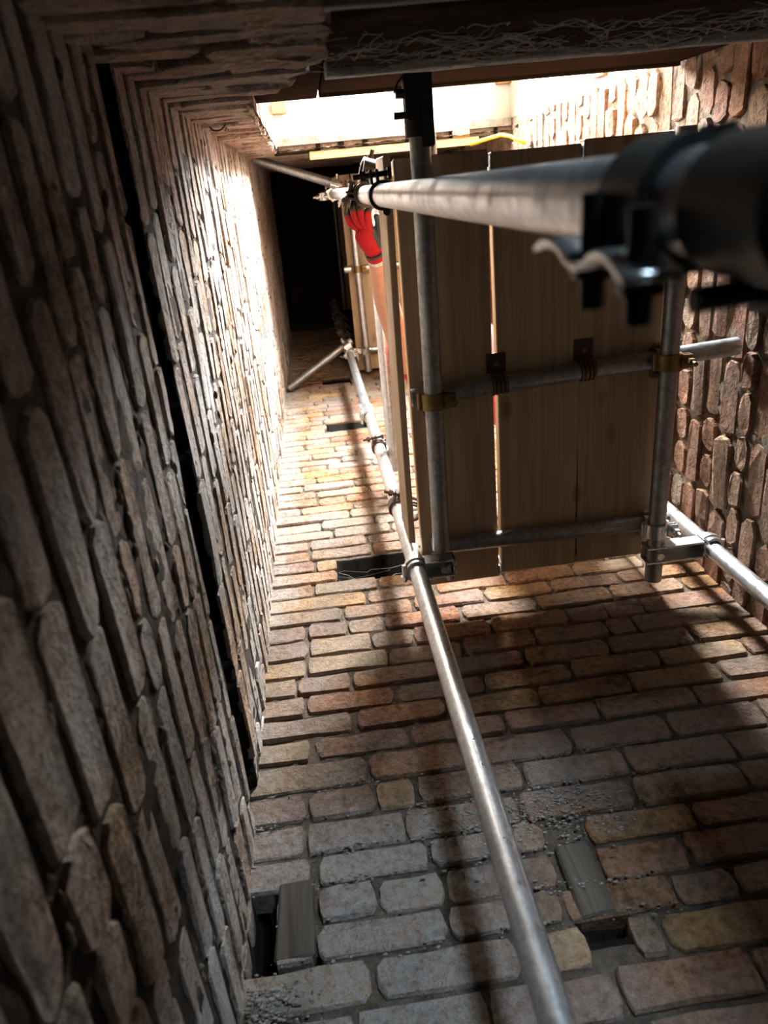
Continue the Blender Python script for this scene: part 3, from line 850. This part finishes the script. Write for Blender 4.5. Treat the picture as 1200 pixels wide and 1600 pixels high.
# front upright: bracket holding the grey tube under the boards
def bracket(p, tx, ty, zz, mat, label):
    """long pressed-steel bracket reaching from an upright to the side tubes"""
    p = V(p); e = empty('tube_bracket', p, label, 'bracket', 'scaffold couplers')
    sx = 1 if tx > p.x else -1
    bm = bmesh.new(); add_band(bm, p, Zx, (sx, 0, 0), RT + .0008, .008, .046, 62, 300)
    obj('collar', bm, mat, e, 'angle')
    bm = bmesh.new(); add_band(bm, p, Zx, (sx, 0, 0), RT + .009, .004, .012, 50, 310)
    obj('collar_rib', bm, mat, e, 'angle')
    bm = bmesh.new()
    L0 = p.x + sx * .022; L1 = tx + sx * .035
    lo = min(L0, L1); hi = max(L0, L1)
    add_box(bm, (lo, p.y - .026, zz - .026), (hi, p.y - .020, zz + .026), .0015)
    add_box(bm, (lo, p.y + .020, zz - .026), (hi, p.y + .026, zz + .026), .0015)
    add_box(bm, (lo, p.y - .026, zz + .020), (hi, p.y + .026, zz + .026), .0015)
    add_box(bm, (hi - .008, p.y - .026, zz - .026), (hi, p.y + .026, zz + .026), .0015)
    obj('channel', bm, mat, e, 'angle')
    for (xx, yy, ddy) in ((tx + sx * .018, p.y + .026, 1), (p.x - sx * .036, p.y + .012, 1)):
        bm = bmesh.new(); add_cyl(bm, (xx, yy - .03, zz - .006), (xx, yy + .022, zz - .006), .0065, 12)
        b = obj('bolt', bm, mat, e, 'angle')
        bm = bmesh.new(); add_cyl(bm, (xx, yy + .004, zz - .006), (xx, yy + .014, zz - .006), .0115, 6); n = obj('nut', bm, mat, e, 'angle'); n.parent = b
    bm = bmesh.new(); add_cyl(bm, (tx, p.y + .0, zz - .034), (tx, p.y + .0, zz - .020), .011, 6); obj('nut', bm, mat, e, 'angle')
    return e
bracket((A.x, A.y, ZT1), t1b.x, t1b.y, ZT1, M['zinc'], 'grey steel bracket on the long shiny tube at the front corner of the boards')
bracket((B.x, B.y - .004, ZT1), t2x, t2b.y, ZT1, M['zinc'], 'grey steel bracket on the upright in the far right corner')
# couplers up the front upright
coupler((A.x, A.y, at(620, 792, 'y', 1.0).z), Zx, (.9, .35, 0), (.2, 0, 1), .055, M['rust'], 'dark rusty coupler on the long shiny tube just above the bracket', side1=-1)
coupler((A.x, A.y, 2.96), Zx, (1, -.1, 0), Yx, .049, M['rust'], 'dark brown coupler joining the guard rail to the front upright', side1=-1)
def sleeve(c, label):
    e = empty('sleeve_coupler', c, label, 'coupler', 'scaffold couplers')
    bm = bmesh.new(); add_band(bm, c, Zx, (1, 0, 0), RT + .001, .006, .16, 0, 359.9, 28); obj('collar', bm, M['zinc'], e, 'angle')
    for s in (-.05, .05):
        bm = bmesh.new(); add_cyl(bm, V(c) + V((-.036, -.03, s)), V(c) + V((-.036, .04, s)), .006, 10); b = obj('bolt', bm, M['zinc'], e, 'angle')
        bm = bmesh.new(); add_cyl(bm, V(c) + V((-.036, -.03, s)), V(c) + V((-.036, -.018, s)), .0115, 6); n = obj('nut', bm, M['zinc'], e, 'angle'); n.parent = b
        bm = bmesh.new(); add_obox(bm, V(c) + V((-.034, -.004, s)), Xx, Yx, Zx, .02, .022, .034, .002); obj('lug', bm, M['zinc'], e)
    return e
sleeve((A.x - .002, A.y, 3.50), 'sleeve joint where the two lengths of the front upright meet')
coupler((A.x - .004, A.y, 4.93), Zx, (-.2, -.9, 0), (.45, -.23, .09), .050, M['zinc'], 'bright galvanised coupler holding the prop in the front left corner', size=1.1)
coupler((A.x - .004, A.y, 5.06), Zx, (1, .15, 0), Yx, .110, M['zinc'], 'galvanised coupler under the front corner of the upper boards')
for i, z in enumerate((5.55, 6.0, 6.5, 7.2)):
    coupler((A.x - .004, A.y, z), Zx, (-.6, -.8, 0), (.8, -.6, 0), .045, M['rust'], ['lowest of the dim rusty couplers up the front upright in the dark', 'second dim rusty coupler up the front upright in the dark', 'third dim rusty coupler up the front upright in the dark', 'topmost dim rusty coupler up the front upright in the dark'][i])
# couplers up the near upright
coupler((C.x, C.y, 1.80), Zx, (1, -.05, 0), Yx, t1a.x - C.x, M['black_iron'], 'black band coupler on the near tube beside the gloved hand', side1=-1, size=.9)
coupler((C.x, C.y, 2.28), Zx, (.35, -1, 0), (1, .35, .1), .060, M['rust'], 'brown rusty coupler on the near tube gripped by the gloved hand', side1=-1, size=1.25)
bm = bmesh.new()
kp = [at(x, y, 'z', z) for x, y, z in ((553, 300, 2.30), (562, 292, 2.30), (572, 285, 2.28), (583, 280, 2.26), (591, 277, 2.25))]
e = empty('hinged_flap', kp[2], 'open rusty coupler flap sticking up above the gloved hand', 'coupler flap')
add_strip(bm, kp, (.25, .2, 1), .040, .012); obj('flap_strip', bm, M['rust'], e)
bm = bmesh.new(); add_cyl(bm, kp[3] - V((0, 0, .026)), kp[3] + V((0, 0, .03)), .014, 14); obj('rivet', bm, M['zinc'], e, 'angle')
bm = bmesh.new(); add_cyl(bm, at(536, 314, 'z', 2.3), at(556, 298, 'z', 2.28), .008, 12); b_ = obj('bolt', bm, M['black_iron'], e, 'angle')
bm = bmesh.new(); add_cyl(bm, at(549, 303, 'z', 2.29), at(555, 298, 'z', 2.28), .015, 6); n_ = obj('nut', bm, M['rust'], e, 'angle'); n_.parent = b_
coupler((C.x, C.y, 4.55), Zx, (.3, -.95, 0), (.45, .17, 0), .048, M['zinc'], 'bright galvanised coupler holding the prop in the back left corner', size=1.15)
coupler((C.x, C.y, 4.80), Zx, (-1, .2, 0), Yx, .050, M['zinc'], 'galvanised coupler hanging above the prop in the back left corner')
# brass couplers and clips under the boards
coupler((t1a.lerp(t1b, .62).x, l2a.y, ZT1), Yx, (0, 0, 1), Xx, ZL2 - ZT1, M['brass'], 'yellow coupler where the left grey tubes cross under the boards')
coupler((t2x, at(1046, 557, 'z', ZL2).y, ZT1), Yx, (0, 0, 1), Xx, ZL2 - ZT1, M['brass'], 'yellow coupler where the right grey tubes cross by the brick wall')
coupler((.312, .487, 5.10), Yx, (0, 0, 1), Xx, .05, M['brass'], 'yellow coupler where the tubes cross under the upper boards')
coupler((t2x - .004, l1b.y, ZT1), Yx, (0, 0, 1), Xx, ZL2 - ZT1, M['zinc'], 'grey coupler under the front right corner of the boards')
def clip(px, py, label):
    yy = l2a.y + (l2b.y - l2a.y) * ((px - 643) / 514.0)
    x = at(px, py, 'z', ZL2).x
    e = empty('board_clip', (x, yy, ZL2), label, 'board clip', 'board clips')
    dirx = V((XR - l2a.x, l2b.y - l2a.y, 0)).normalized()
    bm = bmesh.new(); add_band(bm, (x, yy, ZL2), dirx, (0, 0, -1), RT + .0005, .002, .042, -150, 150); obj('band', bm, M['rust'], e, 'angle')
    for k in range(4):
        bm = bmesh.new(); add_band(bm, V((x, yy, ZL2)) + dirx * (-.0165 + .011 * k), dirx, (0, 0, -1), RT + .0024, .0025, .004, -150, 150); obj('rib', bm, M['brass'], e, 'angle')
    bm = bmesh.new(); add_box(bm, (x - .026, yy - .078, ZBd - .0055), (x + .026, yy - .024, ZBd - .001), .001); o = obj('plate', bm, M['rust'], e)
    bm = bmesh.new(); add_cyl(bm, (x, yy - .05, ZBd - .014), (x, yy - .05, ZBd - .004), .008, 6); n = obj('nut', bm, M['brass'], e, 'angle'); n.parent = o
    bm = bmesh.new(); add_strip(bm, [(x, yy - .036, ZBd - .006), (x, yy - .030, ZBd - .016), (x, yy - .024, ZL2 + .006)], dirx, .036, .003); obj('strap', bm, M['rust'], e)
clip(779, 596, 'rusty ribbed board clip at the left gap between the boards')
clip(916, 575, 'rusty ribbed board clip at the right gap between the boards')

# black end fitting of the grey tube against the lintel
e = empty('tube_end_fitting', (t1a.x, -.10, ZT1), 'black iron end fitting clamping the grey tube against the sill board', 'tube fitting')
y0 = at(652, 100, 'z', ZT1).y; y1 = at(656, 214, 'z', ZT1).y
bm = bmesh.new(); add_pipe(bm, (t1a.x, y0, ZT1), (t1a.x, y1, ZT1), RT + .009, RT + .001, 24)
for v in bm.verts:
    if v.co.y < y0 + .004 and v.co.x < t1a.x: v.co.y += (t1a.x - v.co.x) * .35
obj('socket', bm, M['black_iron'], e, 'angle')
bm = bmesh.new(); add_obox(bm, (t1a.x - .022, y0 + .06, ZT1 - .030), Xx, Yx, Zx, .022, .10, .012, .004); obj('rib', bm, M['black_iron'], e)
bm = bmesh.new(); add_obox(bm, (t1a.x + .015, y0 + .085, ZT1 - .031), Xx, Yx, Zx, .028, .16, .010, .003); obj('rib', bm, M['black_iron'], e)
bm = bmesh.new(); add_cyl(bm, (t1a.x - .056, y1 - .045, ZT1 - .01), (t1a.x - .02, y1 - .045, ZT1 - .01), .0075, 12); b_ = obj('bolt', bm, M['black_iron'], e, 'angle')
bm = bmesh.new(); add_obox(bm, (t1a.x - .017, y1 - .045, ZT1 - .027), Xx, Yx, Zx, .016, .026, .016, .002); n_ = obj('nut', bm, M['black_iron'], e); n_.parent = b_
bm = bmesh.new(); add_cyl(bm, (t1a.x - .050, y0 + .055, ZT1 - .012), (t1a.x - .02, y0 + .055, ZT1 - .012), .010, 8); obj('bolt', bm, M['black_iron'], e, 'angle')
bm = bmesh.new(); add_strip(bm, [(t1a.x - .022, y0 + .012, ZT1 - .012), (t1a.x - .045, y0 + .035, ZT1 - .012), (t1a.x - .052, y0 + .052, ZT1 - .012)], Zx, .02, .004); obj('lug', bm, M['black_iron'], e)
bm = bmesh.new(); add_pipe(bm, (.315, -.105, 1.975), (.315, -.03, 1.975), RT, RT - .004, 24)
o = obj('tube_stub', bm, M['galv'], None, 'angle'); tag(o, 'short galvanised tube end showing behind the black end fitting', 'scaffold tube', 'scaffold tubes')

# out-of-focus coupler right in front of the camera, on the near upright
e = empty('near_coupler', (C.x, C.y, .38), 'blurred black coupler with long bolts close to the camera on the right', 'coupler')
PX = .146
bm = bmesh.new(); add_band(bm, (C.x, C.y, .375), Zx, (-1, .3, 0), RT + .001, .006, .05, -170, 170); obj('collar', bm, M['black_iron'], e, 'angle')
bm = bmesh.new(); add_band(bm, (C.x, C.y, .285), Zx, (-1, .3, 0), RT + .001, .004, .06, -170, 170); obj('collar', bm, M['black_iron'], e, 'angle')
for (px, y0_, y1_) in ((926, 300, 482), (1000, 320, 508)):
    a_ = at(px, y0_, 'x', PX); b2 = at(px, y1_, 'x', PX); b2.z = a_.z = (a_.z + b2.z) / 2
    bm = bmesh.new(); add_cyl(bm, a_, b2, .0062, 16); b_ = obj('bolt', bm, M['black_iron'], e, 'angle')
    bm = bmesh.new(); mid = a_.lerp(b2, .62); add_cyl(bm, mid - Yx * .007, mid + Yx * .006, .0115, 6); n_ = obj('nut', bm, M['black_iron'], e, 'angle'); n_.parent = b_
wp = [at(x, y, 'x', PX) for x, y in ((868, 388), (880, 377), (893, 375), (906, 384), (918, 402), (932, 413), (948, 412), (960, 400), (974, 393), (988, 397), (1000, 412), (1012, 428), (1024, 433))]
bm = bmesh.new(); add_strip(bm, wp, Xx, .026, .004); obj('wavy_plate', bm, M['zinc'], e, True)
a_ = at(1082, 470, 'z', .31); b2 = V((a_.x + .075, a_.y - .004, .31))
bm = bmesh.new(); add_cyl(bm, a_, b2, .0060, 16); b_ = obj('bolt', bm, M['black_iron'], e, 'angle')
bm = bmesh.new(); add_cyl(bm, a_.lerp(b2, .40), a_.lerp(b2, .60), .0118, 6); n_ = obj('nut', bm, M['black_iron'], e, 'angle'); n_.parent = b_
bm = bmesh.new(); add_obox(bm, V((.222, .052, .30)), Xx, Yx, Zx, .05, .034, .05, .006); obj('lug', bm, M['black_iron'], e)
bm = bmesh.new(); add_obox(bm, V((.212, -.008, .40)), Xx, Yx, Zx, .010, .012, .03, .002); obj('lug', bm, M['black_iron'], e)

# ------------------------------------------------------------------ the worker: only forearm and glove show past the toe board
def skin_mesh(name, verts, edges, radii, root=0, sub=2):
    me = bpy.data.meshes.new(name); me.from_pydata([tuple(v) for v in verts], edges, []); me.update()
    o = bpy.data.objects.new(name, me); COL.objects.link(o)
    o.modifiers.new('skin', 'SKIN')
    for i, rr in enumerate(radii):
        sv = me.skin_vertices[0].data[i]
        sv.radius = (rr, rr) if not isinstance(rr, tuple) else rr
        sv.use_root = (i == root)
    ss = o.modifiers.new('sub', 'SUBSURF'); ss.levels = sub; ss.render_levels = sub
    dg = bpy.context.evaluated_depsgraph_get()
    me2 = bpy.data.meshes.new_from_object(o.evaluated_get(dg))
    bpy.data.objects.remove(o)
    for p in me2.polygons: p.use_smooth = True
    me2.materials.clear()
    return me2
P = lambda x, y, z: at(x, y, 'z', z)
wrist = P(585, 394, 2.36); fore = P(594, 425, 2.42); mid = P(603, 470, 2.50); elbow = P(640, 585, 2.62)
worker = empty('person', (.62, .75, ZBd + .04), 'worker on the lower platform, bare forearm and red glove reaching over its edge', 'person')
shoulder = V((.50, .60, 2.78)); neck = V((.62, .55, 2.90)); head = V((.60, .44, 3.02)); chest = V((.66, .66, 2.74)); waist = V((.70, .80, 2.48)); hip = V((.70, .88, 2.28))
rsh = V((.80, .58, 2.80)); rel = V((.88, .42, 2.56)); rwr = V((.82, .24, 2.42)); rha = V((.80, .17, 2.36))
lk = V((.60, .55, 2.06)); rk = V((.80, .55, 2.06)); la = V((.60, .95, 2.03)); ra = V((.80, .95, 2.03))
bv = [wrist, fore, mid, elbow, shoulder, chest, neck, head, waist, hip, rsh, rel, rwr, rha, lk, rk, la, ra, head + V((-.02, -.06, .05))]
be = [(0, 1), (1, 2), (2, 3), (3, 4), (4, 5), (5, 6), (6, 7), (5, 8), (8, 9), (5, 10), (10, 11), (11, 12), (12, 13), (9, 14), (9, 15), (14, 16), (15, 17), (7, 18)]
br = [.026, .035, .042, .044, .062, .125, .055, .085, .125, .13, .062, .046, .030, .035, .065, .065, .045, .045, .07]
me = skin_mesh('body', bv, be, br, 5, 2)
for mm in ('skin', 'cloth', 'trousers', 'hair'): me.materials.append(M[mm])
for p in me.polygons:
    c = p.center
    arm_t = (c - wrist).dot((elbow - wrist).normalized()) / (elbow - wrist).length
    if c.z > 2.93: p.material_index = 3 if (c.z > 3.05 or c.y > .47) else 0
    elif c.z < 2.38 and c.y > .3: p.material_index = 2
    elif arm_t < .95 and c.x < .42: p.material_index = 0
    elif c.y < .36: p.material_index = 0
    else: p.material_index = 1
me.transform(Matrix.Translation(-worker.location))
link('body', me, None, worker)
# gloved hand: palm, four fingers curling over the coupler, thumb
hv = [P(587, 397, 2.365), P(580, 380, 2.34), P(570, 362, 2.32)]
hr = [(.028, .022), (.034, .022), (.040, .022)]
he = [(0, 1), (1, 2)]
fing = [((547, 349, 2.33), (541, 330, 2.31), (543, 316, 2.325), (549, 309, 2.35)),
        ((556, 343, 2.31), (551, 325, 2.285), (554, 313, 2.30), (561, 308, 2.33)),
        ((565, 341, 2.30), (563, 325, 2.275), (567, 315, 2.29), (574, 312, 2.32)),
        ((575, 345, 2.30), (574, 331, 2.28), (578, 323, 2.295), (583, 321, 2.32))]
glove_m = []
def chain(pts, rad, name):
    me = skin_mesh(name, pts, [(i, i + 1) for i in range(len(pts) - 1)], rad, 0, 2)
    return me
mesh_list = []
mesh_list.append((chain([P(590, 402, 2.37), P(586, 392, 2.355), P(577, 374, 2.335), P(565, 352, 2.315)], [(.030, .026), (.031, .026), (.040, .026), (.040, .020)], 'palm'), 'palm'))
root = P(574, 368, 2.33)
for k, f in enumerate(fing):
    pts = [P(570 + k * 3, 362, 2.325).lerp(P(*f[0]), .25)] + [P(*q) for q in f]
    mesh_list.append((chain(pts, [.013, .0125, .0115, .0105, .009], 'finger'), 'finger'))
mesh_list.append((chain([P(586, 378, 2.345), P(592, 362, 2.33), P(592, 346, 2.31), P(587, 334, 2.30)], [.017, .015, .0125, .010], 'finger'), 'thumb'))
gl = bmesh.new()
gmats = ['red', 'black_glove', 'cuff']
fing_dark = [338, 330, 328, 330]; fk = -1
for me, kind in mesh_list:
    n0 = len(gl.faces)
    if kind == 'finger': fk += 1
    gl.from_mesh(me); gl.faces.ensure_lookup_table()
    for f in list(gl.faces)[n0:]:
        c = f.calc_center_median(); pr = project(c)
        if kind == 'finger':
            # rubber-dipped front of the fingers, wrapping round the tips
            t = pr[1]
            f.material_index = 1 if (t < fing_dark[fk] or f.normal.dot(V((1, .2, .3))) > .55) else 0
        elif kind == 'thumb': f.material_index = 1 if pr[1] < 376 else 0
        else:
            f.material_index = 1 if f.normal.dot(V((1, .3, .0)).normalized()) > .35 and pr[1] < 386 else 0
bmesh.ops.translate(gl, verts=gl.verts, vec=-worker.location)
me = bpy.data.meshes.new('work_glove'); gl.to_mesh(me); gl.free()
for g in gmats: me.materials.append(M[g])
for p in me.polygons: p.use_smooth = True
o = link('work_glove', me, None, worker); o['label'] = 'red knitted work glove with black coated fingers'
cax = (P(594, 412, 2.39) - P(585, 394, 2.36)).normalized()
for k, (t, mt, wd, nm) in enumerate(((0.0, 'black_glove', .008, 'glove_band'), (.012, 'red', .016, 'glove_hem'), (.027, 'cuff', .012, 'glove_cuff'))):
    bm = bmesh.new(); add_band(bm, P(585.5, 392, 2.357) + cax * t, cax, (1, 0, 0), .0285, .005, wd, 0, 359.9, 28)
    obj(nm, bm, M[mt], worker, 'angle')
